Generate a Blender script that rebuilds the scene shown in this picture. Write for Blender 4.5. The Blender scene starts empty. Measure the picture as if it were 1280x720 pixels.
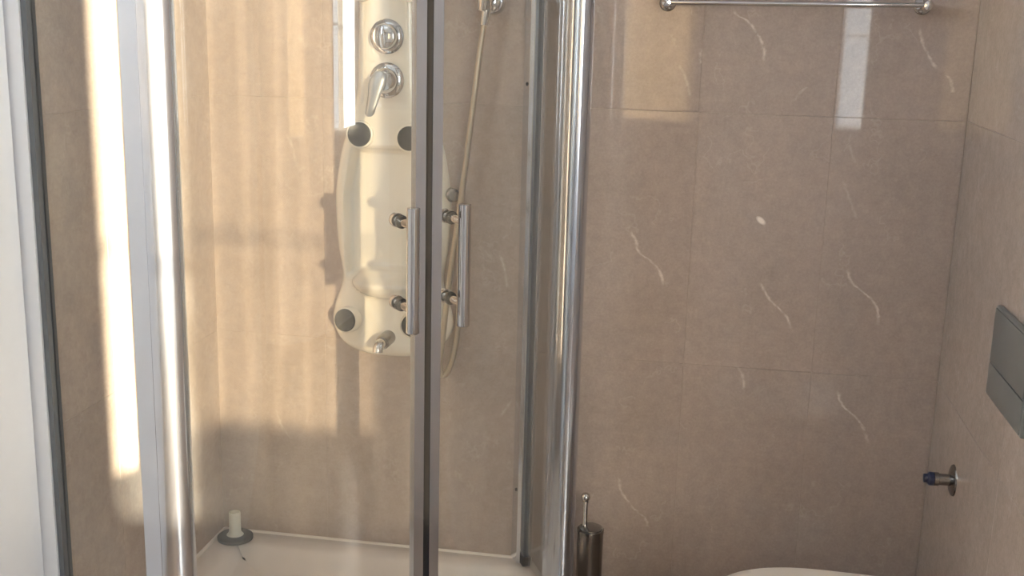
import bpy, bmesh, math, random
from mathutils import Vector, Matrix
random.seed(7)
scene = bpy.context.scene
C = scene.collection
PI = math.pi

# ---------------------------------------------------------------- camera
ZC = 1.485
yaw, pitch, roll = math.radians(-9.5), math.radians(12.95), math.radians(-1.44)
fw = Vector((math.sin(yaw)*math.cos(pitch), math.cos(yaw)*math.cos(pitch), -math.sin(pitch)))
rt = Vector((math.cos(yaw), -math.sin(yaw), 0))
dn = fw.cross(rt)
rx = rt*math.cos(roll) + dn*math.sin(roll)
dx = -rt*math.sin(roll) + dn*math.cos(roll)
m = Matrix((rx, -dx, -fw)).transposed().to_4x4()
m.translation = Vector((0, -2.684, ZC))
cam = bpy.data.cameras.new('camera')
cam.sensor_width = 36.0
cam.lens = 1432/1280*36
cam.clip_start = 0.01
camo = bpy.data.objects.new('camera', cam); C.objects.link(camo)
camo.matrix_world = m
scene.camera = camo

# ---------------------------------------------------------------- light
XL_FILL = -1.216
SKY = 7.0
SUN = 95.0
SHEER = .043       # share of light passing straight through one layer of the curtain
WIN3 = 19.0
SIDE_FILL = 13.5
world = bpy.data.worlds.new('sky'); scene.world = world; world.use_nodes = True
bg = world.node_tree.nodes['Background']
bg.inputs[0].default_value = (0.86, 0.93, 1.0, 1); bg.inputs[1].default_value = SKY

sun = bpy.data.lights.new('sun', 'SUN'); sun.energy = SUN; sun.angle = math.radians(0.8); sun.color = (1.0, 0.83, 0.62)
suno = bpy.data.objects.new('sun', sun); C.objects.link(suno)
sd = Vector((-1.916, 3.485, -0.444)).normalized()
suno.rotation_euler = sd.to_track_quat('-Z', 'Y').to_euler()
suno.location = (2, -6, 3)

def area(name, loc, direction, sx, sy, power, col, portal=False):
    l = bpy.data.lights.new(name, 'AREA'); l.shape = 'RECTANGLE'; l.size = sx; l.size_y = sy
    l.energy = power; l.color = col
    o = bpy.data.objects.new(name, l); C.objects.link(o)
    o.location = loc; o.rotation_euler = Vector(direction).to_track_quat('-Z', 'Z').to_euler()
    if portal: l.cycles.is_portal = True
    return o
area('portal_window', (1.075, -4.05, 1.56), (0, 1, 0), 0.75, 1.2, 1, (1, 1, 1), True)
area('portal_blind', (-0.295, -4.10, 1.56), (0, 1, 0), 0.40, 1.2, 1, (1, 1, 1), True)
# daylight let in by the sheer curtain in front of the wide half of the window behind the camera
area('window_daylight', (1.125, -3.90, 1.56), (0, 1, 0), .36, 1.15, WIN3, (.86, .94, 1.0))
# fill for the right side, at an added unseen window in the left wall
area('side_fill_light', (XL_FILL-.03, -1.60, 1.98), (1, 0, 0), .76, .60, SIDE_FILL, (.72, .86, 1.0))

scene.view_settings.view_transform = 'Standard'
scene.view_settings.look = 'None'
scene.view_settings.exposure = 0.1
scene.view_settings.gamma = 1.0
scene.view_settings.use_curve_mapping = False
cy = scene.cycles
cy.max_bounces = 14; cy.diffuse_bounces = 6; cy.glossy_bounces = 6; cy.transmission_bounces = 6; cy.transparent_max_bounces = 24
cy.caustics_reflective = True; cy.blur_glossy = 0.6
cy.sample_clamp_indirect = 6.0
cy.use_denoising = True

# ---------------------------------------------------------------- materials
def s2l(c): return tuple((v/255/12.92 if v/255 <= .04045 else ((v/255+.055)/1.055)**2.4) for v in c)
MATS = {}
def new_mat(name):
    mt = bpy.data.materials.new(name); mt.use_nodes = True
    MATS[name] = mt
    return mt, mt.node_tree.nodes, mt.node_tree.links, mt.node_tree.nodes['Principled BSDF']
def simple(name, col, rough=.4, metal=0, coat=0, noise=0, nscale=40, bump=0, spec=None):
    mt, N, L, b = new_mat(name)
    c = s2l(col) + (1,)
    b.inputs['Base Color'].default_value = c
    b.inputs['Roughness'].default_value = rough; b.inputs['Metallic'].default_value = metal
    b.inputs['Coat Weight'].default_value = coat
    if spec is not None: b.inputs['Specular IOR Level'].default_value = spec
    tc = N.new('ShaderNodeTexCoord')
    nz = N.new('ShaderNodeTexNoise'); nz.inputs['Scale'].default_value = nscale; nz.inputs['Detail'].default_value = 4
    L.new(tc.outputs['Object'], nz.inputs['Vector'])
    if noise:
        mx = N.new('ShaderNodeMix'); mx.data_type = 'RGBA'
        mx.inputs['A'].default_value = tuple(v*(1-noise) for v in c[:3]) + (1,)
        mx.inputs['B'].default_value = tuple(min(1, v*(1+noise)) for v in c[:3]) + (1,)
        L.new(nz.outputs['Fac'], mx.inputs['Factor']); L.new(mx.outputs['Result'], b.inputs['Base Color'])
    if bump:
        bp = N.new('ShaderNodeBump'); bp.inputs['Strength'].default_value = bump; bp.inputs['Distance'].default_value = .002
        L.new(nz.outputs['Fac'], bp.inputs['Height']); L.new(bp.outputs['Normal'], b.inputs['Normal'])
    return mt

VEINS = [
[(0.032,1.536),(0.046,1.518),(0.067,1.508),(0.092,1.479),(0.108,1.451),(0.112,1.418)],
[(0.441,1.499),(0.445,1.479),(0.459,1.45),(0.487,1.41)],
[(0.501,1.401),(0.516,1.391),(0.52,1.379),(0.524,1.362)],
[(-0.03,1.444),(-0.028,1.408)],
[(-0.078,1.407),(-0.062,1.38),(-0.046,1.332)],
[(0.213,1.366),(0.197,1.351),(0.186,1.333)],
[(-0.17,1.017),(-0.154,0.991),(-0.149,0.972),(-0.114,0.943),(-0.094,0.921),(-0.084,0.886)],
[(0.14,0.912),(0.165,0.871),(0.2,0.839),(0.209,0.828),(0.218,0.801)],
[(0.336,0.956),(0.344,0.928),(0.367,0.907),(0.396,0.884),(0.411,0.86),(0.414,0.824)],
[(0.098,0.704),(0.115,0.679),(0.122,0.639)],
[(0.338,0.662),(0.35,0.628),(0.382,0.6),(0.402,0.576),(0.419,0.533)],
[(-0.167,0.395),(-0.161,0.361),(-0.136,0.325),(-0.117,0.306),(-0.098,0.29),(-0.087,0.266)],
[(0.311,1.241),(0.324,1.213),(0.331,1.197)],
[(-0.481,0.941),(-0.47,0.908),(-0.461,0.858)],
[(-0.442,0.573),(-0.458,0.547),(-0.471,0.524)],
[(0.306,1.159),(0.33,1.105),(0.347,1.069)],
[(-1.02,1.21),(-1.005,1.18),(-0.995,1.13)],
[(-1.06,0.5),(-1.05,0.46),(-1.02,0.42)],
]
VSTR = [1,1,1,.7,.5,.5,1,1,1,.8,1,.8,.4,.5,.4,.3,.4,.4]
def tile_material(name, base, veins):
    mt, N, L, b = new_mat(name)
    def math_(op, a, b_=None, c_=None, clamp=False):
        n = N.new('ShaderNodeMath'); n.operation = op; n.use_clamp = clamp
        for i, v in enumerate((a, b_, c_)):
            if v is None: continue
            if isinstance(v, (int, float)): n.inputs[i].default_value = v
            else: L.new(v, n.inputs[i])
        return n.outputs[0]
    geo = N.new('ShaderNodeNewGeometry')
    sep = N.new('ShaderNodeSeparateXYZ'); L.new(geo.outputs['Position'], sep.inputs[0])
    X, Z = sep.outputs[0], sep.outputs[2]
    def noise(scale, detail=3, rough=.55):
        n = N.new('ShaderNodeTexNoise'); n.inputs['Scale'].default_value = scale
        n.inputs['Detail'].default_value = detail; n.inputs['Roughness'].default_value = rough
        L.new(geo.outputs['Position'], n.inputs['Vector']); return n.outputs['Fac']
    cloud = noise(5, 4); grain = noise(160, 2); fine = noise(420, 1)
    oi = N.new('ShaderNodeObjectInfo')
    # brightness: clouds + grain + a shade of its own for each tile
    v = math_('MULTIPLY_ADD', cloud, .30, .85)
    v = math_('ADD', v, math_('MULTIPLY_ADD', noise(38, 4, .6), .34, -.17))
    v = math_('ADD', v, math_('MULTIPLY_ADD', grain, .30, -.15))
    v = math_('ADD', v, math_('MULTIPLY_ADD', fine, .16, -.08))
    v = math_('ADD', v, math_('MULTIPLY_ADD', oi.outputs['Random'], .08, -.04))
    lin = s2l(base)
    cmb = N.new('ShaderNodeCombineColor')
    for i in range(3): L.new(math_('MULTIPLY', v, lin[i]), cmb.inputs[i])
    col = cmb.outputs[0]
    tot = None
    # thin cloudy marbling everywhere
    w = math_('ABSOLUTE', math_('SUBTRACT', noise(3.2, 5, .6), .5))
    thin = math_('MULTIPLY', math_('SUBTRACT', 1, math_('MULTIPLY', w, 160), clamp=True), math_('MULTIPLY', math_('GREATER_THAN', noise(7, 1), .56), .10))
    tot = thin
    if veins:
        wob = math_('MULTIPLY_ADD', noise(90, 2), .010, -.005)
        xw = math_('ADD', X, wob)
        brk = math_('MULTIPLY_ADD', noise(60, 2), 3.2, -.95, clamp=True)
        for pts, st in zip(VEINS, VSTR):
            zt, zb = pts[0][1], pts[-1][1]
            xs = [p[0] for p in pts]; x0, x1 = min(xs)-1e-4, max(xs)+1e-4
            t = math_('MULTIPLY_ADD', Z, -1/(zt-zb), zt/(zt-zb))
            fc = N.new('ShaderNodeFloatCurve'); L.new(t, fc.inputs['Value'])
            cv = fc.mapping.curves[0]
            tv = [((zt-p[1])/(zt-zb), (p[0]-x0)/(x1-x0)) for p in pts]
            cv.points[0].location = tv[0]; cv.points[1].location = tv[-1]
            for q in tv[1:-1]: cv.points.new(*q)
            fc.mapping.update()
            xv = math_('MULTIPLY_ADD', fc.outputs[0], x1-x0, x0)
            d = math_('ABSOLUTE', math_('SUBTRACT', xw, xv))
            core = math_('SUBTRACT', 1, math_('MULTIPLY', d, 1/.0052), clamp=True)
            ends = math_('MULTIPLY', math_('MULTIPLY', t, 9, clamp=True), math_('MULTIPLY', math_('SUBTRACT', 1, t), 9, clamp=True))
            k = math_('MULTIPLY', math_('MULTIPLY', core, ends), math_('MULTIPLY', brk, .62*st))
            tot = math_('MAXIMUM', tot, k)
        # bright glint on the tile, painted into its colour as a pale spot
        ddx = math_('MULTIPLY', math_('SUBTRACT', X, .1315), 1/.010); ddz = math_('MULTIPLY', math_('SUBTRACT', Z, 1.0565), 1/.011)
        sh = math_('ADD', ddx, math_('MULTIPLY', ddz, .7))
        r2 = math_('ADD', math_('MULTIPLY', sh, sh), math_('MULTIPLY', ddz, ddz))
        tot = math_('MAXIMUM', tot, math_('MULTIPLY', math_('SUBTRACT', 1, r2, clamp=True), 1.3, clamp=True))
    mx = N.new('ShaderNodeMix'); mx.data_type = 'RGBA'
    L.new(tot, mx.inputs['Factor']); L.new(col, mx.inputs['A']); mx.inputs['B'].default_value = s2l((244, 234, 224)) + (1,)
    L.new(mx.outputs['Result'], b.inputs['Base Color'])
    rr = math_('MULTIPLY_ADD', grain, .03, .02)
    L.new(rr, b.inputs['Roughness'])
    b.inputs['Specular IOR Level'].default_value = .5
    bp = N.new('ShaderNodeBump'); bp.inputs['Strength'].default_value = .02; bp.inputs['Distance'].default_value = .0002
    L.new(grain, bp.inputs['Height']); L.new(bp.outputs['Normal'], b.inputs['Normal'])
    return mt

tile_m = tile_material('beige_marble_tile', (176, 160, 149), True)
tile_side = tile_material('beige_marble_tile_plain', (182, 166, 154), False)
grout = simple('grout', (182, 166, 153), .9, noise=.1)
floor_m = simple('floor_tile', (150, 132, 116), .25, noise=.12, nscale=6)
plaster = simple('white_plaster', (222, 224, 228), .8, noise=.03)
white_gloss = simple('white_trim', (232, 236, 242), .25, noise=.02)
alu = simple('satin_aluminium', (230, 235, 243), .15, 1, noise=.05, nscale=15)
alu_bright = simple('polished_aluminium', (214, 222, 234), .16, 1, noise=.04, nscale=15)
hose_m = simple('ribbed_hose_steel', (188, 176, 158), .3, .8, noise=.05)
chrome = simple('chrome', (214, 212, 210), .06, 1, noise=.03)
chrome_dark = simple('brushed_steel', (150, 146, 142), .22, 1, noise=.1)
lever_m = simple('matt_chrome_lever', (176, 178, 178), .32, .85, noise=.05)
pale_alu = simple('pale_coated_aluminium', (228, 230, 234), .3, .2, noise=.03)
seal = simple('grey_rubber_seal', (92, 97, 102), .5, noise=.08)
black_seal = simple('black_magnet_seal', (24, 21, 22), .7, noise=.1)
cream = simple('cream_acrylic', (248, 240, 224), .22, noise=.02, nscale=12, coat=.3)
jet_m = simple('dark_rubber_jet', (62, 62, 60), .7, noise=.3, nscale=220, bump=.4)
acrylic = simple('white_acrylic', (236, 226, 216), .22, noise=.02, nscale=10)
sealant = simple('white_silicone', (236, 226, 214), .5, noise=.05)
ceramic = simple('white_ceramic', (236, 232, 224), .1, noise=.02)
plate_m = simple('matt_grey_plate', (128, 129, 126), .4, .3, noise=.08, nscale=30)
seat_m = simple('cream_toilet_seat', (236, 224, 208), .25, noise=.02)
plug_grey = simple('dark_grey_plastic', (84, 84, 78), .55, noise=.25, nscale=160)
plug_white = simple('off_white_plastic', (214, 212, 196), .45, noise=.04)
cap_blue = simple('dark_blue_cap', (40, 46, 70), .35, noise=.1)
blind_m, N_, L_, b_ = new_mat('blind_fabric')
b_.inputs['Base Color'].default_value = (.75, .70, .62, 1); b_.inputs['Roughness'].default_value = .8
tr = N_.new('ShaderNodeBsdfTranslucent'); tr.inputs[0].default_value = (.8, .72, .6, 1)
mxs = N_.new('ShaderNodeMixShader'); mxs.inputs[0].default_value = .4
nz = N_.new('ShaderNodeTexNoise'); nz.inputs['Scale'].default_value = 60
L_.new(nz.outputs['Fac'], b_.inputs['Roughness'])
L_.new(b_.outputs[0], mxs.inputs[1]); L_.new(tr.outputs[0], mxs.inputs[2])
L_.new(mxs.outputs[0], N_['Material Output'].inputs['Surface'])

sheer, N_, L_, b_ = new_mat('sheer_curtain_cloth')
N_.remove(b_)
t1 = N_.new('ShaderNodeBsdfTransparent'); t2 = N_.new('ShaderNodeBsdfTranslucent'); t3 = N_.new('ShaderNodeBsdfDiffuse')
t1.inputs[0].default_value = (1, .93, .8, 1); t2.inputs[0].default_value = (.9, .86, .78, 1); t3.inputs[0].default_value = (.85, .82, .76, 1)
nz = N_.new('ShaderNodeTexNoise'); nz.inputs['Scale'].default_value = 300
ma = N_.new('ShaderNodeMixShader'); ma.inputs[0].default_value = .5; L_.new(t2.outputs[0], ma.inputs[1]); L_.new(t3.outputs[0], ma.inputs[2])
mm = N_.new('ShaderNodeMath'); mm.operation = 'MULTIPLY_ADD'; L_.new(nz.outputs['Fac'], mm.inputs[0]); mm.inputs[1].default_value = .05; mm.inputs[2].default_value = SHEER
mb_ = N_.new('ShaderNodeMixShader'); L_.new(mm.outputs[0], mb_.inputs[0]); L_.new(ma.outputs[0], mb_.inputs[1]); L_.new(t1.outputs[0], mb_.inputs[2])
L_.new(mb_.outputs[0], N_['Material Output'].inputs['Surface'])

def glass_material(name, tint, haze):
    mt, N, L, b = new_mat(name)
    N.remove(b)
    t = N.new('ShaderNodeBsdfTransparent'); t.inputs[0].default_value = tint + (1,)
    g = N.new('ShaderNodeBsdfGlossy'); g.inputs['Roughness'].default_value = .015
    lw = N.new('ShaderNodeLayerWeight'); lw.inputs['Blend'].default_value = .5
    p = N.new('ShaderNodeMath'); p.operation = 'POWER'; L.new(lw.outputs['Facing'], p.inputs[0]); p.inputs[1].default_value = 5
    q = N.new('ShaderNodeMath'); q.operation = 'MULTIPLY_ADD'; L.new(p.outputs[0], q.inputs[0]); q.inputs[1].default_value = .92; q.inputs[2].default_value = .042
    mx = N.new('ShaderNodeMixShader'); L.new(q.outputs[0], mx.inputs[0]); L.new(t.outputs[0], mx.inputs[1]); L.new(g.outputs[0], mx.inputs[2])
    # limescale film: a thin uneven diffuse veil on the pane
    d = N.new('ShaderNodeBsdfDiffuse'); d.inputs[0].default_value = (.85, .83, .8, 1)
    tc = N.new('ShaderNodeTexCoord')
    mp = N.new('ShaderNodeMapping'); mp.inputs['Scale'].default_value = (1, 1, .25); L.new(tc.outputs['Object'], mp.inputs[0])
    n = N.new('ShaderNodeTexNoise'); n.inputs['Scale'].default_value = 26; n.inputs['Detail'].default_value = 5; L.new(mp.outputs[0], n.inputs['Vector'])
    sp = N.new('ShaderNodeTexVoronoi'); sp.inputs['Scale'].default_value = 55; L.new(tc.outputs['Object'], sp.inputs['Vector'])
    lt = N.new('ShaderNodeMath'); lt.operation = 'LESS_THAN'; L.new(sp.outputs['Distance'], lt.inputs[0]); lt.inputs[1].default_value = .035
    h = N.new('ShaderNodeMath'); h.operation = 'MULTIPLY'; L.new(n.outputs['Fac'], h.inputs[0]); h.inputs[1].default_value = haze
    h2 = N.new('ShaderNodeMath'); h2.operation = 'MULTIPLY_ADD'; L.new(lt.outputs[0], h2.inputs[0]); h2.inputs[1].default_value = .06; L.new(h.outputs[0], h2.inputs[2])
    mx2 = N.new('ShaderNodeMixShader'); L.new(h2.outputs[0], mx2.inputs[0]); L.new(mx.outputs[0], mx2.inputs[1]); L.new(d.outputs[0], mx2.inputs[2])
    L.new(mx2.outputs[0], N['Material Output'].inputs['Surface'])
    return mt
glass = glass_material('shower_glass', (.985, .995, .988), .055)
glass_film = glass_material('limescaled_shower_glass', (.985, .995, .988), .022)
glass_edge = simple('green_glass_edge', (150, 168, 160), .15, noise=.05)

# ---------------------------------------------------------------- helpers
def obj(name, bm, mat, parent=None, loc=None, smooth=True, ang=35, rot=None):
    bmesh.ops.recalc_face_normals(bm, faces=bm.faces)
    me = bpy.data.meshes.new(name)
    if smooth:
        for f in bm.faces: f.smooth = True
        for e in bm.edges:
            if len(e.link_faces) == 2 and e.calc_face_angle(0) > math.radians(ang): e.smooth = False
    bm.to_mesh(me); bm.free()
    me.materials.append(mat)
    o = bpy.data.objects.new(name, me); C.objects.link(o)
    if parent: o.parent = parent
    if loc: o.location = loc
    if rot: o.rotation_euler = rot
    return o
def thing(name, label, cat, loc=(0, 0, 0)):
    o = bpy.data.objects.new(name, None); o.empty_display_size = .1; C.objects.link(o)
    o.location = loc; o['label'] = label; o['category'] = cat
    return o
def tag(o, label, cat, kind=None):
    o['label'] = label; o['category'] = cat
    if kind: o['kind'] = kind
    return o
def box(x0, x1, y0, y1, z0, z1, bev=0, seg=1, bm=None):
    nb = bmesh.new()
    bmesh.ops.create_cube(nb, size=1)
    bmesh.ops.scale(nb, vec=(x1-x0, y1-y0, z1-z0), verts=nb.verts)
    bmesh.ops.translate(nb, vec=((x0+x1)/2, (y0+y1)/2, (z0+z1)/2), verts=nb.verts)
    if bev: bmesh.ops.bevel(nb, geom=nb.edges[:], offset=bev, segments=seg, affect='EDGES', profile=.5)
    if bm is None: return nb
    merge(bm, nb); return bm
def merge(a, b):
    me = bpy.data.meshes.new('tmp'); b.to_mesh(me); b.free(); a.from_mesh(me); bpy.data.meshes.remove(me)
    return a
def rings(bm, loops, cap0=True, cap1=True, closed=True):
    vs = [[bm.verts.new(p) for p in lp] for lp in loops]
    n = len(vs[0])
    for a, b in zip(vs, vs[1:]):
        for i in range(n if closed else n-1):
            bm.faces.new((a[i], a[(i+1) % n], b[(i+1) % n], b[i]))
    if cap0: bm.faces.new(vs[0][::-1])
    if cap1: bm.faces.new(vs[-1])
    return bm
def frame(d):
    d = Vector(d).normalized()
    u = Vector((0, 0, 1)) if abs(d.z) < .9 else Vector((1, 0, 0))
    a = d.cross(u).normalized(); return d, a, a.cross(d)
def lathe(prof, base, axis, n=32, bm=None, cap0=True, cap1=True):
    """prof: (radius, distance along axis)"""
    bm = bm or bmesh.new()
    d, a, b = frame(axis); base = Vector(base)
    rings(bm, [[base + d*h + (a*math.cos(2*PI*i/n) + b*math.sin(2*PI*i/n))*max(r, 1e-4) for i in range(n)] for r, h in prof], cap0, cap1)
    return bm
def tube(pts, r, n=12, bm=None, radii=None):
    bm = bm or bmesh.new()
    pts = [Vector(p) for p in pts]; loops = []
    a_prev = None
    for i, p in enumerate(pts):
        t = (pts[min(i+1, len(pts)-1)] - pts[max(i-1, 0)]).normalized()
        if a_prev is None: _, a, b = frame(t)
        else:
            a = (a_prev - t*a_prev.dot(t)).normalized()
        b = t.cross(a); a_prev = a
        rr = radii[i] if radii else r
        loops.append([p + (a*math.cos(2*PI*k/n) + b*math.sin(2*PI*k/n))*rr for k in range(n)])
    return rings(bm, loops)
def catmull(pts, n):
    P = [Vector(p) for p in pts]; P = [2*P[0]-P[1]] + P + [2*P[-1]-P[-2]]; out = []
    for i in range(1, len(P)-2):
        for k in range(n):
            t = k/n
            out.append(.5*((2*P[i]) + (P[i+1]-P[i-1])*t + (2*P[i-1]-5*P[i]+4*P[i+1]-P[i+2])*t*t + (3*P[i]-P[i-1]-3*P[i+1]+P[i+2])*t**3))
    out.append(P[-2]); return out
def interp(tab, x):
    """smooth monotone-ish table lookup (sorted keys)"""
    if x <= tab[0][0]: return tab[0][1]
    for i in range(len(tab)-1):
        (a, va), (b, vb) = tab[i], tab[i+1]
        if x <= b:
            t = (x-a)/(b-a)
            pm = tab[i-1] if i else (2*a-b, 2*va-vb); pn = tab[i+2] if i+2 < len(tab) else (2*b-a, 2*vb-va)
            m0 = (vb-pm[1])/(b-pm[0])*(b-a); m1 = (pn[1]-va)/(pn[0]-a)*(b-a)
            return (2*t**3-3*t*t+1)*va + (t**3-2*t*t+t)*m0 + (-2*t**3+3*t*t)*vb + (t**3-t*t)*m1
    return tab[-1][1]
def sstep(a, b, x):
    t = max(0, min(1, (x-a)/(b-a))); return t*t*(3-2*t)

# ---------------------------------------------------------------- room shell
XL, XR, YF, ZT = -1.216, 0.56, -4.0, 2.45
XE, YE = 1.75, -1.8          # the room widens behind the toilet wall
T = .12
def struct(name, bm, mat, label, cat):
    return tag(obj(name, bm, mat, smooth=False), label, cat, 'structure')
GAP = .0005
tile_cache = {}
def tile(parent, mat, axis, u0, u1, z0, z1, plane, sgn):
    w, h = round(u1-u0-2*GAP, 4), round(z1-z0-2*GAP, 4)
    key = (axis, sgn, w, h, mat.name)
    if key not in tile_cache:
        t = .006
        if axis == 'y': b = box(-w/2, w/2, -.0, t, -h/2, h/2)          # faces -y
        else: b = box(-t if sgn < 0 else 0, 0 if sgn < 0 else t, -w/2, w/2, -h/2, h/2)
        bmesh.ops.bevel(b, geom=b.edges[:], offset=.0005, segments=1, affect='EDGES')
        o = obj('tile', b, mat, smooth=False); tile_cache[key] = o.data
    else:
        o = bpy.data.objects.new('tile', tile_cache[key]); C.objects.link(o)
    o.parent = parent
    c = (u0+u1)/2
    o.location = (c, plane, (z0+z1)/2) if axis == 'y' else (plane, c, (z0+z1)/2)
    return o
ZS = [0, .10, .70, 1.30, 1.90, ZT]
wb = struct('wall_back', box(XL-T, XR+T, .0009, T, 0, ZT), grout, 'beige marble tiled wall behind the shower and the toilet', 'wall')
XS = [XL, -.925, -.625, -.325, -.025, .275, XR]
for x0, x1 in zip(XS, XS[1:]):
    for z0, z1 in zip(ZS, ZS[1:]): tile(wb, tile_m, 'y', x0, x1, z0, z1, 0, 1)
SY0, SY1, SZ0, SZ1 = -2.00, -1.20, 1.66, 2.30       # opening for the added fill window in the left wall
e = bmesh.new()
box(XL-T, XL-.0009, SY1, .0009, 0, ZT, bm=e); box(XL-T, XL-.0009, YF, SY0, 0, ZT, bm=e)
box(XL-T, XL-.0009, SY0, SY1, 0, SZ0, bm=e); box(XL-T, XL-.0009, SY0, SY1, SZ1, ZT, bm=e)
wl = struct('wall_left', e, grout, 'beige marble tiled wall on the left side of the shower', 'wall')
ys = [0, -.22, -.52, -.82, -1.2]
for y0, y1 in zip(ys, ys[1:]):
    for z0, z1 in zip(ZS, ZS[1:]): tile(wl, tile_side, 'x', y1, y0, z0, z1, XL, -1)
for y0, y1 in zip([-1.2, -1.6], [-1.6, -2.0]):
    for z0, z1 in ((0, .10), (.10, .70), (.70, 1.30), (1.30, SZ0), (SZ1, ZT)): tile(wl, tile_side, 'x', y1, y0, z0, z1, XL, -1)
ys = [-2.0, -2.3, -2.6, -2.9, -3.2, -3.5, -3.8, YF]
for y0, y1 in zip(ys, ys[1:]):
    for z0, z1 in zip(ZS, ZS[1:]): tile(wl, tile_side, 'x', y1, y0, z0, z1, XL, -1)
wr = struct('wall_right', box(XR+.0009, XR+T, YE, .0009, 0, ZT), grout, 'beige marble tiled wall with the flush plate on the right', 'wall')
for y0, y1 in zip([0, -.6, -1.2], [-.6, -1.2, YE]):
    for z0, z1 in zip(ZS, ZS[1:]): tile(wr, tile_side, 'x', y1, y0, z0, z1, XR, 1)
struct('floor', box(XL-T, XE+T, YF-T, T, -T, 0), floor_m, 'beige tiled bathroom floor', 'floor')
struct('ceiling', box(XL-T, XE+T, YF-T, T, ZT, ZT+T), plaster, 'white plaster bathroom ceiling', 'ceiling')
struct('wall_recess', box(XR+T, XE+T, YE, YE+T, 0, ZT), plaster, 'white return wall where the room widens', 'wall')
struct('wall_recess_right', box(XE, XE+T, YF, YE, 0, ZT), plaster, 'white side wall of the recess at the right', 'wall')
# wall behind the camera with two window openings
W1 = (-.50, -.09); W2 = (.70, 1.45); SILL, HEAD = .96, 2.16
f = bmesh.new()
xs = [XL-T, W1[0], W1[1], W2[0], W2[1], XE+T]
for i in (0, 2, 4): box(xs[i], xs[i+1], YF-.10, YF, 0, ZT, bm=f)
for w in (W1, W2):
    box(w[0], w[1], YF-.10, YF, 0, SILL, bm=f); box(w[0], w[1], YF-.10, YF, HEAD, ZT, bm=f)
struct('wall_front', f, plaster, 'white wall with two windows behind the viewer', 'wall')
def window(name, w, bar, label):
    fr = bmesh.new(); t = .012
    box(w[0], w[0]+t, YF-.10, YF-.07, SILL, HEAD, bm=fr); box(w[1]-t, w[1], YF-.10, YF-.07, SILL, HEAD, bm=fr)
    box(w[0], w[1], YF-.10, YF-.07, SILL, SILL+t, bm=fr); box(w[0], w[1], YF-.10, YF-.07, HEAD-t, HEAD, bm=fr)
    if bar: box(w[0], w[1], YF-.10, YF-.07, bar-.007, bar+.007, bm=fr)
    o = struct(name, fr, white_gloss, label, 'window')
    obj('pane', box(w[0]+t, w[1]-t, YF-.087, YF-.083, SILL+t, HEAD-t), glass, o, smooth=False)
window('window_1', W1, None, 'white window with a slatted blind behind the viewer')
window('window_2', W2, 1.467, 'wide white window letting in the sun behind the viewer')
# sheer curtain drawn across the wide half of window 2
cu = thing('sheer_curtain', 'sheer cream curtain hanging in folds at the window behind the viewer', 'curtain', (1.15, YF+.03, SILL-.05))
cb = bmesh.new(); prev = None
for i in range(241):
    x = -.305 + .61*i/240
    ph = x*2*PI/.085 + .8*math.sin(x*9)
    p = (x + .014*math.sin(2*ph), .013*math.cos(ph), 0)
    a = cb.verts.new(p); b = cb.verts.new((p[0], p[1], HEAD-SILL+.12))
    if prev: cb.faces.new((prev[0], a, b, prev[1]))
    prev = (a, b)
obj('curtain_cloth', cb, sheer, cu, ang=80)
obj('curtain_rod', tube([(-.33, 0, HEAD-SILL+.125), (.33, 0, HEAD-SILL+.125)], .008, 14), white_gloss, cu)
fr = bmesh.new()  # frame of the added fill window, out of view
for (a, b2, c, d) in ((SY0, SY0+.05, SZ0, SZ1), (SY1-.05, SY1, SZ0, SZ1), (SY0, SY1, SZ0, SZ0+.05), (SY0, SY1, SZ1-.05, SZ1), (-1.615, -1.585, SZ0, SZ1)):
    box(XL-.10, XL-.06, a, b2, c, d, bm=fr)
w3 = struct('fill_window', fr, white_gloss, 'added unseen high white framed window for fill light in the left wall', 'window')
for a, b2 in ((SY0+.05, -1.615), (-1.585, SY1-.05)): obj('pane', box(XL-.083, XL-.078, a, b2, SZ0+.05, SZ1-.05), glass, w3, smooth=False)
# slatted blind in window 1
bl = thing('window_blind', 'pale slatted blind hanging in the window behind the viewer', 'blind', (-.295, YF-.04, SILL))
obj('head_rail', box(-.2, .2, -.015, .015, HEAD-SILL-.03, HEAD-SILL-.002), white_gloss, bl, smooth=False)
slat = None
for i in range(37):
    z = .02 + i*.0315
    if slat is None: slat = obj('slat', box(-.2, .2, -.001, .001, -.017, .017), blind_m, bl, smooth=False)
    else:
        s = slat.copy(); C.objects.link(s); s.parent = bl; slat_o = s
    o = slat if i == 0 else slat_o
    o.location = (0, 0, z); o.rotation_euler = (math.radians(-18), 0, 0)
# white lining on the left wall in front of the shower
struct('trim_1', box(XL-.001, XL+.010, -3.2, -.838, 0, 1.645, .003, 2), white_gloss, 'white wall lining on the left wall in front of the shower', 'trim')

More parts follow.
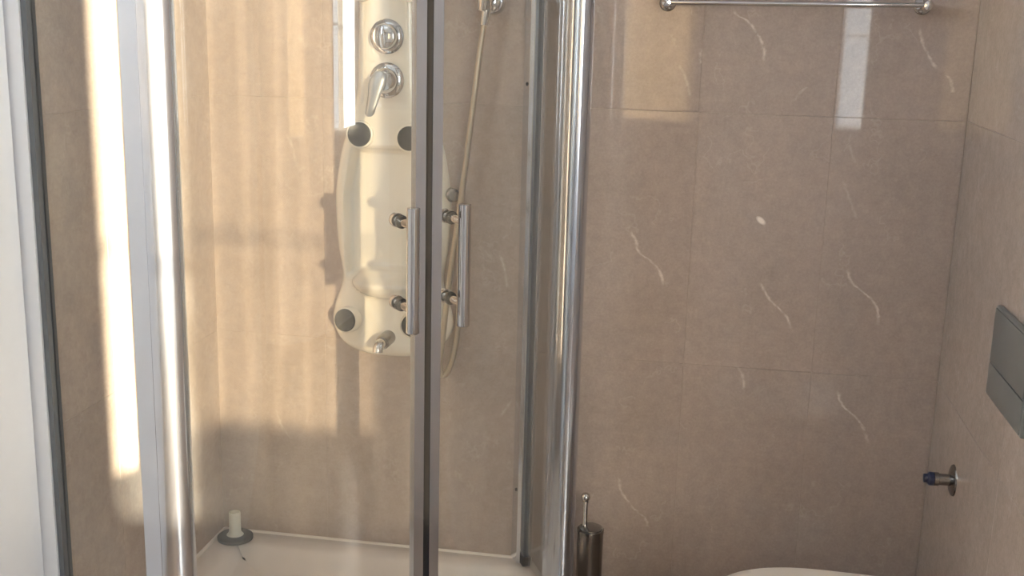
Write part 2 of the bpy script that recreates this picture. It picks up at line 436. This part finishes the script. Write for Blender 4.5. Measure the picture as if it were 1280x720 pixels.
# ---------------------------------------------------------------- shower tray
ARC_C, ARC_R = Vector((-.833, -.25)), .55      # quadrant radius of the sliding doors
STR = .122                                        # straight run between the left post and the arc
def bez(t):
    """plan point of the door line: t=0 at the left post, t=1 at the right post"""
    d = t*(STR + ARC_R*PI/2)
    if d < STR: return Vector((-.955 + d, -.80))
    a = (d-STR)/ARC_R
    return ARC_C + Vector((math.sin(a), -math.cos(a)))*ARC_R
def bezn(t):
    d = (bez(min(1, t+.001)) - bez(max(0, t-.001))).normalized(); return Vector((d.y, -d.x))   # outward
RW = Vector((-.415, 0))      # foot of the side panel on the back wall
def densify(pts, step=.02):
    out = []
    for a, b in zip(pts, pts[1:] + pts[:1]):
        n = max(1, int((b-a).length/step))
        out += [a + (b-a)*(k/n) for k in range(n)]
    return out
def offset_in(pts, d, it=0):
    n = len(pts); r = []
    for i in range(n):
        t = (pts[(i+1) % n] - pts[i-1]).normalized(); r.append(pts[i] + Vector((-t.y, t.x))*d)
    for _ in range(it): r = [(r[i-1] + r[i]*2 + r[(i+1) % n])/4 for i in range(n)]
    return r
ZTRAY = .15
core = [Vector((XL+.002, -.83))] + [bez(i/24) + bezn(i/24)*.03 for i in range(25)] + [Vector((-.375, -.002)), Vector((XL+.002, -.002))]
outl = densify(core)
R0 = outl; Ra = offset_in(outl, .006, 1); Rb = offset_in(outl, .055, 10); Rc = offset_in(outl, .072, 16); Rd = offset_in(outl, .10, 30); Re = offset_in(outl, .22, 60)
tray = thing('shower_tray', 'white acrylic quadrant shower tray under the glass cabin', 'shower tray', (XL+.4, -.4, 0))
def L3(r, z): return [Vector((p.x, p.y, z)) - tray.location for p in r]
tb = rings(bmesh.new(), [L3(R0, .0), L3(R0, ZTRAY-.006), L3(Ra, ZTRAY), L3(Rb, ZTRAY-.001), L3(Rc, ZTRAY-.006), L3(Rd, ZTRAY-.034), L3(Re, ZTRAY-.042)], True, True)
obj('basin', tb, acrylic, tray, ang=50)
sb = bmesh.new()
tube([(XL+.004, -.004, ZTRAY), (-.38, -.004, ZTRAY)], .005, 8, sb); tube([(XL+.004, -.004, ZTRAY), (XL+.004, -.80, ZTRAY)], .005, 8, sb)
bmesh.ops.translate(sb, vec=-tray.location, verts=sb.verts)
obj('silicone_bead', sb, sealant, tray)
lathe_d = lathe([(.045, 0), (.045, .004), (.03, .008), (.0, .009)], Vector((-.72, -.38, ZTRAY-.044)) - tray.location, (0, 0, 1))
obj('drain_cover', lathe_d, chrome, tray)

# ---------------------------------------------------------------- shower enclosure
ZB, ZH = ZTRAY+.006, 1.95
enc = thing('shower_enclosure', 'curved glass shower cabin with rounded aluminium posts and sliding doors', 'shower cabin', (-.75, -.4, ZTRAY))
OFF = enc.location
def sub(bm): bmesh.ops.translate(bm, vec=-OFF, verts=bm.verts); return bm
def epart(name, bm, mat, parent=None, **k):
    return obj(name, sub(bm), mat, parent or enc, **k)
def prism(poly, z0, z1, bev=0):
    bm = bmesh.new()
    return rings(bm, [[Vector((p[0], p[1], z0)) for p in poly], [Vector((p[0], p[1], z1)) for p in poly]])
def obox(c, d, w, t, z0, z1):
    """upright box: centre c, long direction d, width w along d, thickness t"""
    d = Vector(d).normalized(); n = Vector((d.y, -d.x)); c = Vector(c)
    return prism([c+d*w/2+n*t/2, c-d*w/2+n*t/2, c-d*w/2-n*t/2, c+d*w/2-n*t/2], z0, z1)
# posts: rounded hollow section with a flat shoulder
def post_poly(c, d, n, w, t):
    pts = []
    d = Vector(d).normalized(); n = Vector(n).normalized(); c = Vector(c)
    # flat shoulder on the fixed-panel side, half round toward the doors
    pts.append((-w*.5, -t*.5)); pts.append((-w*.5, t*.30)); pts.append((-w*.47, t*.36)); pts.append((-w*.12, t*.36)); pts.append((-w*.105, t*.30)); pts.append((-w*.09, t*.36))
    for i in range(17):
        a = PI/2 - PI*i/16
        pts.append((-w*.06 + math.cos(a)*w*.56, math.sin(a)*t*.5))
    return [c + d*p[0] + n*p[1] for p in pts]
LP = Vector((-.957, -.805)); RP = Vector((-.279, -.25))
pdir = (RP - RW).normalized()                   # side panel direction, wall to post
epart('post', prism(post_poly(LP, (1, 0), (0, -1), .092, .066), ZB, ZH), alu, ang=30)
pn = Vector((-pdir.y, pdir.x)); pn = pn if pn.x > 0 else -pn
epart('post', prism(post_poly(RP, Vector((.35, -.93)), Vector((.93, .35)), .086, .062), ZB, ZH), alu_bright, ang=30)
# wall profiles
wp = epart('wall_profile', prism([(XL+.0005, -.832), (XL+.034, -.832), (XL+.036, -.826), (XL+.036, -.79), (XL+.0005, -.79)], ZB, ZH), pale_alu, ang=20)
epart('seal_strip', prism([(XL+.036, -.829), (XL+.046, -.829), (XL+.046, -.80), (XL+.036, -.80)], ZB, ZH), seal, wp, ang=20)
def along(a, b_): return RW + pdir*a + pn*b_
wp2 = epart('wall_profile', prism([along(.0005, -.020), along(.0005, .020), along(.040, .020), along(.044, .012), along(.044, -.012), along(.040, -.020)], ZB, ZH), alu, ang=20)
epart('seal_strip', prism([along(.044, -.006), along(.044, .006), along(.054, .006), along(.054, -.006)], ZB, ZH), seal, wp2, ang=20)
for zz in (1.352, .35):
    epart('screw', lathe([(.0045, 0), (.004, .0015), (.0, .002)], Vector((*along(.026, -.0205), zz)), (-pn.x, -pn.y, 0), 10), black_seal, wp2)
epart('rubber_foot', prism([along(.044, -.010), along(.044, .010), along(.062, .010), along(.062, -.010)], ZB, ZB+.022), black_seal, wp2, smooth=False)
# fixed glass
def pane_bm(pts2, th, z0, z1):
    """curved upright pane along a plan polyline"""
    bm = bmesh.new(); n = len(pts2); lo = []; 
    nor = []
    for i in range(n):
        d = (pts2[min(n-1, i+1)] - pts2[max(0, i-1)]).normalized(); nor.append(Vector((d.y, -d.x)))
    out = [p + q*th/2 for p, q in zip(pts2, nor)]; inn = [p - q*th/2 for p, q in zip(pts2, nor)]
    loop = out + inn[::-1]
    k = len(loop)
    bot = [bm.verts.new((p.x, p.y, z0)) for p in loop]; top = [bm.verts.new((p.x, p.y, z1)) for p in loop]
    for i in range(k): bm.faces.new((bot[i], bot[(i+1) % k], top[(i+1) % k], top[i]))
    for i in range(n-1):
        bm.faces.new((bot[i], bot[k-1-i], bot[k-2-i], bot[i+1])); bm.faces.new((top[i], top[i+1], top[k-2-i], top[k-1-i]))
    return bm
epart('fixed_glass', pane_bm([Vector((XL+.046, -.812)), Vector((LP.x-.03, -.812))], .005, ZB+.01, ZH-.01), glass_film, ang=60)
epart('fixed_glass', pane_bm([along(.05, 0), RP - pdir*.028], .005, ZB+.01, ZH-.01), glass, ang=60)
# rails
def rail(z0, z1, w):
    pts = [Vector((XL+.03, -.805))] + [bez(i/32) for i in range(33)] + ([along(.03, 0)] if z0 > 1 else [])
    return pane_bm(pts, w, z0, z1)
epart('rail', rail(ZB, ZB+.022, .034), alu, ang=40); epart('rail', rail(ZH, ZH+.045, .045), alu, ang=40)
# sliding doors (they run just inside the rails)
TM = .498
def door(t0, t1, side):
    n = 26
    pts = [bez(t0+(t1-t0)*i/n) - bezn(t0+(t1-t0)*i/n)*.012 for i in range(n+1)]
    g = epart('sliding_door', pane_bm(pts, .005, ZB+.03, ZH-.005), glass, ang=60)
    te = t1 if side < 0 else t0
    c = bez(te) - bezn(te)*.012; nn = bezn(te); dd = Vector((-nn.y, nn.x))
    dd = dd if dd.x > 0 else -dd
    # closing stile with its seal: side=-1 left door (stile extends to the right end)
    st = prism([c+nn*.011, c+dd*(.020*side)+nn*.011, c+dd*(.020*side)-nn*.010, c-nn*.010], ZB+.026, ZH-.002)
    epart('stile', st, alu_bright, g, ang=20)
    epart('seal_lip', prism([c+nn*.006, c-dd*(.0078*side)+nn*.005, c-dd*(.0078*side)-nn*.009, c-nn*.009], ZB+.026, ZH-.002), black_seal, g, ang=20)
    # far stile, hidden next to the post
    tf = t0 if side < 0 else t1
    cf = bez(tf) - bezn(tf)*.012; nf = bezn(tf); df = Vector((-nf.y, nf.x)); df = df if df.x > 0 else -df
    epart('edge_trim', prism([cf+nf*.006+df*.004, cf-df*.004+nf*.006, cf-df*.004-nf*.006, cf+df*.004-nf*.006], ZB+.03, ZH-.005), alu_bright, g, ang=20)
    return g, c, nn, dd
dl = door(.015, TM-.0065, -1); dr = door(TM+.0065, .985, 1)
def handle(d, base2, lean):
    g, c, nn, dd = d
    n3 = Vector((nn.x, nn.y, 0)); b3 = Vector((base2[0], base2[1], 0))
    z0, z1 = .933, 1.164
    ax = b3 + n3*.062
    hb = lathe([(.0105, 0), (.0122, .0015), (.0122, z1-z0-.0015), (.0105, z1-z0)], ax + Vector((0, 0, z0)), (0, 0, 1), 28)
    h = epart('handle_bar', hb, chrome, g)
    for z in (.975, 1.13):
        s = lathe([(.0075, -.020), (.0075, .060)], b3 + Vector((0, 0, z)), n3, 20)
        lathe([(.0125, -.022), (.0135, -.020), (.0135, -.010), (.0125, -.008)], b3 + Vector((0, 0, z)), n3, 24, s)
        epart('handle_standoff', s, chrome, g)
        wsh = lathe([(.0115, .004), (.0125, .006), (.0125, .011), (.0115, .013)], b3 + Vector((0, 0, z)), n3, 24)
        epart('washer', wsh, black_seal, g)
handle(dl, (-.546, -.681), 0)
handle(dr, (-.470, -.607), 0)

# ---------------------------------------------------------------- shower panel
PX = -.747
panel = thing('massage_shower', 'cream acrylic massage shower column with round black jets on the tiled wall', 'shower column', (PX, 0, .668))
HW = [(.668, .004), (.672, .045), (.682, .083), (.697, .118), (.72, .141), (.753, .153), (.79, .149), (.82, .139), (.845, .131), (.872, .127), (.90, .130), (.945, .138), (1.0, .142), (1.062, .144), (1.12, .138), (1.188, .125), (1.255, .103), (1.31, .088), (1.40, .083), (1.55, .080), (1.70, .078), (1.76, .074), (1.79, .062), (1.803, .040), (1.808, .004)]
def pdepth(u, z):
    w = interp(HW, z)
    e = max(0, 1-abs(u)**5)**.5
    s = 1.0
    if z < .71: s = math.sqrt(max(0, 1-((.71-z)/.042)**2))
    if z > 1.77: s = math.sqrt(max(0, 1-((z-1.77)/.038)**2))
    d = .062*e*s
    x = u*w
    # recessed back of the body
    inn = sstep(.112, .098, abs(x) + .22*max(0, z-1.08)*.9) * sstep(.868, .884, z) * sstep(1.198, 1.178, z)
    d -= .036*inn
    # soap dish bulging below the recess
    q = (x/.088)**2 + ((z-.868)/.040)**2
    if q < 1 and z < .90:
        d += .050*math.sqrt(1-q)*sstep(.902, .893, z)
    # raised frame round the controls
    fr_ = sstep(.066, .060, abs(x))*sstep(1.288, 1.296, z)*sstep(1.70, 1.69, z)
    d -= .004*fr_
    return max(d, 0)
bm = bmesh.new(); NU, NV = 64, 190
grid = []
for j in range(NV+1):
    z = .668 + (1.808-.668)*j/NV
    if j < 14: z = .668 + (1.808-.668)*14/NV*(j/14)**1.6
    w = interp(HW, z); row = []
    for i in range(NU+1):
        a = -PI/2 + PI*i/NU; u = math.sin(a)
        row.append(bm.verts.new((u*w, -pdepth(u, z), z-.668)))
    grid.append(row)
for j in range(NV):
    for i in range(NU): bm.faces.new((grid[j][i], grid[j][i+1], grid[j+1][i+1], grid[j+1][i]))
bmesh.ops.remove_doubles(bm, verts=bm.verts, dist=1e-5)
obj('body', bm, cream, panel, ang=80)
def ppart(name, b, mat, parent=None):
    bmesh.ops.translate(b, vec=-panel.location, verts=b.verts)
    return obj(name, b, mat, parent or panel)
def jet(x, y, z, r, axis, proud):
    ax = Vector(axis).normalized(); base = Vector((x, y, z)) - ax*proud
    h = ppart('jet_collar', lathe([(r*1.12, -.02), (r*1.10, proud*.75), (r*1.02, proud*.9), (r*.9, proud*.9)], base, ax, 36), cream)
    ppart('jet_face', lathe([(r*.97, proud*.5), (r*.97, proud-.001), (r*.9, proud+.0015), (r*.45, proud+.003), (.0, proud+.003)], base, ax, 36), jet_m, h)
jet(-.811, -.074, 1.224, .0295, (0, -1, .05), .010)
jet(-.690, -.074, 1.219, .0295, (0, -1, .05), .010)
jet(-.806, -.074, 1.562, .0295, (0, -1, .05), .010)
jet(-.693, -.074, 1.562, .0295, (0, -1, .05), .010)
jet(-.847, -.085, .772, .029, (-.18, -1, .10), .024)
jet(-.676, -.085, .770, .029, (.05, -1, .10), .022)
# diverter knob
kb = (-.7465, -.058, 1.451)
k = ppart('diverter_knob', lathe([(.040, 0), (.040, .006), (.036, .010), (.030, .012), (.029, .030), (.027, .036), (.024, .038), (.0, .0385)], kb, (0, -1, 0), 40), chrome)
# mixer with lever
mb = Vector((-.7465, -.058, 1.351))
mr = ppart('mixer_rosette', lathe([(.041, 0), (.041, .006), (.036, .010), (.029, .012), (.028, .034), (.022, .042), (.0, .044)], mb, (0, -1, 0), 40), chrome)
lv = bmesh.new()
path = [mb + Vector(q) for q in ((-.006, -.046, .022), (-.007, -.047, .014), (-.011, -.049, -.006), (-.016, -.052, -.030), (-.022, -.055, -.056), (-.026, -.057, -.074), (-.027, -.057, -.080))]
loops = []
for p, wd, th in zip(path, (.008, .017, .0205, .0155, .0125, .0110, .006), (.004, .008, .009, .007, .006, .005, .003)):
    loops.append([p + Vector((math.cos(2*PI*i/20)*wd, math.sin(2*PI*i/20)*th*.9, math.sin(2*PI*i/20)*th*.3)) for i in range(20)])
rings(lv, loops)
ppart('mixer_lever', lv, lever_m, mr)
# spout
sp0 = Vector((-.742, -.055, .731)); spd = Vector((-.14, -1, -.10)).normalized()
spb = lathe([(.018, -.02), (.018, .044), (.0165, .049), (.012, .050)], sp0, spd, 30)
so = ppart('spout', spb, chrome_dark)
tip = sp0 + spd*.044
tt = tube([tip, tip + spd*.016, tip + spd*.022 + Vector((0, 0, -.003)), tip + spd*.026 + Vector((0, 0, -.008)), tip + spd*.027 + Vector((0, 0, -.015))], .0125, 18, radii=[.013, .013, .013, .0125, .012])
ppart('spout_nozzle', tt, chrome, so)
# hose outlet on the flank of the panel
ppart('hose_outlet', lathe([(.014, -.03), (.014, .01), (.0165, .012), (.0165, .026), (.011, .028), (.011, .034)], (-.600, -.018, 1.085), (.45, -1, 0), 24), chrome_dark)

# ---------------------------------------------------------------- hose and wall bracket
hp = [(-.514, -.068, 1.506), (-.525, -.066, 1.431), (-.54, -.064, 1.304), (-.555, -.062, 1.173), (-.57, -.060, 1.05), (-.584, -.060, .943), (-.599, -.058, .823), (-.609, -.056, .722), (-.615, -.055, .671), (-.609, -.052, .640), (-.594, -.050, .654), (-.579, -.048, .704), (-.571, -.046, .785), (-.568, -.046, .904), (-.570, -.046, 1.001), (-.573, -.046, 1.066)]
cp = catmull(hp, 60)
acc = [0]
for a, b in zip(cp, cp[1:]): acc.append(acc[-1] + (b-a).length)
rs = []; pts = []
Ltot = acc[-1]; n = int(Ltot/.0022); j = 0
for i in range(n+1):
    s = Ltot*i/n
    while j < len(acc)-2 and acc[j+1] < s: j += 1
    t = (s-acc[j])/max(1e-9, acc[j+1]-acc[j]); pts.append(cp[j].lerp(cp[j+1], t)); rs.append(.0080 if i % 2 else .0062)
hz = Vector((-.57, -.055, .64))
hb = tube(pts, .007, 12, radii=rs)
bmesh.ops.translate(hb, vec=-hz, verts=hb.verts)
ho = thing('shower_hose', 'ribbed metal shower hose hanging in a loop beside the shower panel', 'hose', hz)
obj('hose_tube', hb, hose_m, ho, ang=80)
nb = lathe([(.0085, -.03), (.0095, -.02), (.011, 0), (.011, .012), (.007, .014)], Vector((-.513, -.068, 1.512)) - hz, (.15, 0, 1), 20)
obj('hose_nut', nb, chrome, ho)
br = thing('hand_shower_bracket', 'round chrome hand shower bracket on the wall above the hose', 'bracket', (-.511, 0, 1.535))
def bpart(name, b, mat):
    return obj(name, b, mat, br)
bpart('dome', lathe([(.031, 0), (.031, .006), (.0305, .016), (.027, .026), (.018, .033), (.0, .036)], (0, 0, 0), (0, -1, 0), 32), chrome)
bpart('cradle', lathe([(.013, -.035), (.0165, -.03), (.018, .02), (.012, .022)], (-.004, -.066, .012), (.12, 0, 1), 24), chrome)
bpart('arm', lathe([(.011, .02), (.011, .06)], (0, 0, .005), (0, -1, 0), 18), chrome)

# ---------------------------------------------------------------- drain plug in the tray corner
pl = thing('drain_plug', 'white stemmed dark grey drain plug on the tray corner', 'drain plug', (-1.160, -.056, ZTRAY))
obj('flange', lathe([(.040, 0), (.046, .002), (.046, .009), (.042, .012), (.020, .013)], (0, 0, 0), (0, 0, 1), 40), plug_grey, pl)
obj('stem', lathe([(.022, .013), (.019, .016), (.0155, .022), (.0150, .074), (.014, .076), (.0115, .076), (.0110, .060), (.0, .060)], (0, 0, 0), (0, 0, 1), 32), plug_white, pl)

# ---------------------------------------------------------------- towel rail
r0, r1 = Vector((-.109, -.07, 1.541)), Vector((.441, -.07, 1.546))
tr_ = thing('towel_rail', 'thin chrome towel rail at eye height on the tiled wall', 'towel rail', (.166, 0, 1.54))
tl = tr_.location
obj('rod', tube([r0-tl, r1-tl], .0055, 18), chrome, tr_)
for p, s in ((r0, -1), (r1, 1)):
    b = lathe([(.019, 0), (.019, .004), (.015, .009), (.0075, .012), (.0075, .055), (.0105, .060), (.0115, .070), (.0095, .080), (.0, .082)], Vector((p.x, 0, p.z)) - tl, (0, -1, 0), 24)
    obj('bracket', b, chrome, tr_)

# ---------------------------------------------------------------- flush plate
fpl = thing('flush_plate', 'grey chrome dual flush plate on the wall above the toilet', 'flush plate', (XR, -.612, .912))
fb = box(-.012, -.0002, -.125, .125, -.0875, .0875, .004, 3)
obj('plate', fb, plate_m, fpl)
obj('button', box(-.0145, -.0105, -.120, .120, -.0825, -.0225, .0015, 2), plate_m, fpl)
obj('button', box(-.0145, -.0105, -.120, .120, -.0195, .0825, .0015, 2), plate_m, fpl)

# ---------------------------------------------------------------- angle valve
av = thing('angle_valve', 'small chrome angle valve with dark blue cap on the wall', 'valve', (XR, -.262, .560))
obj('rosette', lathe([(.034, .0), (.033, .003), (.027, .006), (.014, .009)], (0, 0, 0), (-1, 0, 0), 32), chrome_dark, av)
ab = lathe([(.0125, .0), (.0125, .030), (.0145, .031), (.0145, .040), (.0115, .042)], (0, 0, 0), (-1, 0, 0), 24)
obj('body', ab, chrome_dark, av)
obj('cap', lathe([(.0135, .040), (.0145, .042), (.0145, .050), (.010, .054), (.009, .061), (.0, .062)], (0, 0, 0), (-1, 0, 0), 20), cap_blue, av)

# ---------------------------------------------------------------- toilet
TY = -.655
to = thing('toilet', 'white wall hung toilet with closed lid under the flush plate', 'toilet', (XR, TY, 0))
def dshape(L, w, n=40, x0=0.0, p=2.3):
    """outline from the wall (x=-x0) to the tip (x=-L), half width w"""
    pts = []
    for i in range(n+1):
        a = PI/2 - PI*i/n
        c, s = math.cos(a), math.sin(a)
        pts.append((-(L-w*1.25) - w*1.25*abs(c)**(2/p), w*math.copysign(abs(s)**(2/p), s)))
    return [(-x0, w*.96)] + [(-x0, w*.96)][:0] + pts + [(-x0, -w*.96)]
bl_ = [[Vector((x, y, z)) for x, y in dshape(L, w)] for L, w, z in ((.24, .09, .10), (.34, .12, .115), (.41, .145, .18), (.46, .165, .26), (.495, .176, .33), (.505, .179, .37), (.505, .179, .392), (.49, .170, .398))]
obj('bowl', rings(bmesh.new(), bl_), ceramic, to, ang=40)
st_ = [[Vector((x, y, z)) for x, y in dshape(L, w, x0=.05)] for L, w, z in ((.500, .176, .3985), (.508, .181, .401), (.508, .181, .408), (.502, .178, .411))]
obj('seat', rings(bmesh.new(), st_), seat_m, to, ang=40)
ld = [[Vector((x, y, z)) for x, y in dshape(L, w, x0=x0)] for L, w, z, x0 in ((.505, .180, .4115, .05), (.512, .184, .414, .048), (.512, .184, .421, .048), (.506, .180, .4265, .052), (.48, .16, .4295, .07), (.36, .08, .431, .15))]
obj('lid', rings(bmesh.new(), ld), seat_m, to, ang=40)
for s in (-1, 1):
    obj('hinge', tube([(-.045, s*.075-.02, .413), (-.045, s*.075+.02, .413)], .010, 14), chrome, to)

# ---------------------------------------------------------------- toilet brush
tbz = thing('toilet_brush', 'chrome toilet brush with ball handle in a steel holder by the wall', 'toilet brush', (-.226, -.075, 0))
obj('holder', lathe([(.036, 0), (.036, .004), (.032, .006), (.032, .272), (.033, .275), (.033, .283), (.030, .285), (.030, .20)], (0, 0, 0), (0, 0, 1), 40, cap1=True), chrome_dark, tbz)
obj('lid', lathe([(.029, .279), (.029, .287), (.020, .291), (.006, .292)], (0, 0, 0), (0, 0, 1), 32), chrome_dark, tbz)
hx = Vector((-.015, 0, 0))
hd = lathe([(.0065, .285), (.0065, .350), (.0085, .351), (.0085, .354), (.005, .355)], hx, (0, 0, 1), 18)
obj('handle', hd, chrome, tbz)
bp_ = [(0.0118*math.sin(PI*i/14), .365 - .0118*math.cos(PI*i/14)) for i in range(15)]
obj('ball_knob', lathe(bp_, hx, (0, 0, 1), 22), chrome, tbz)
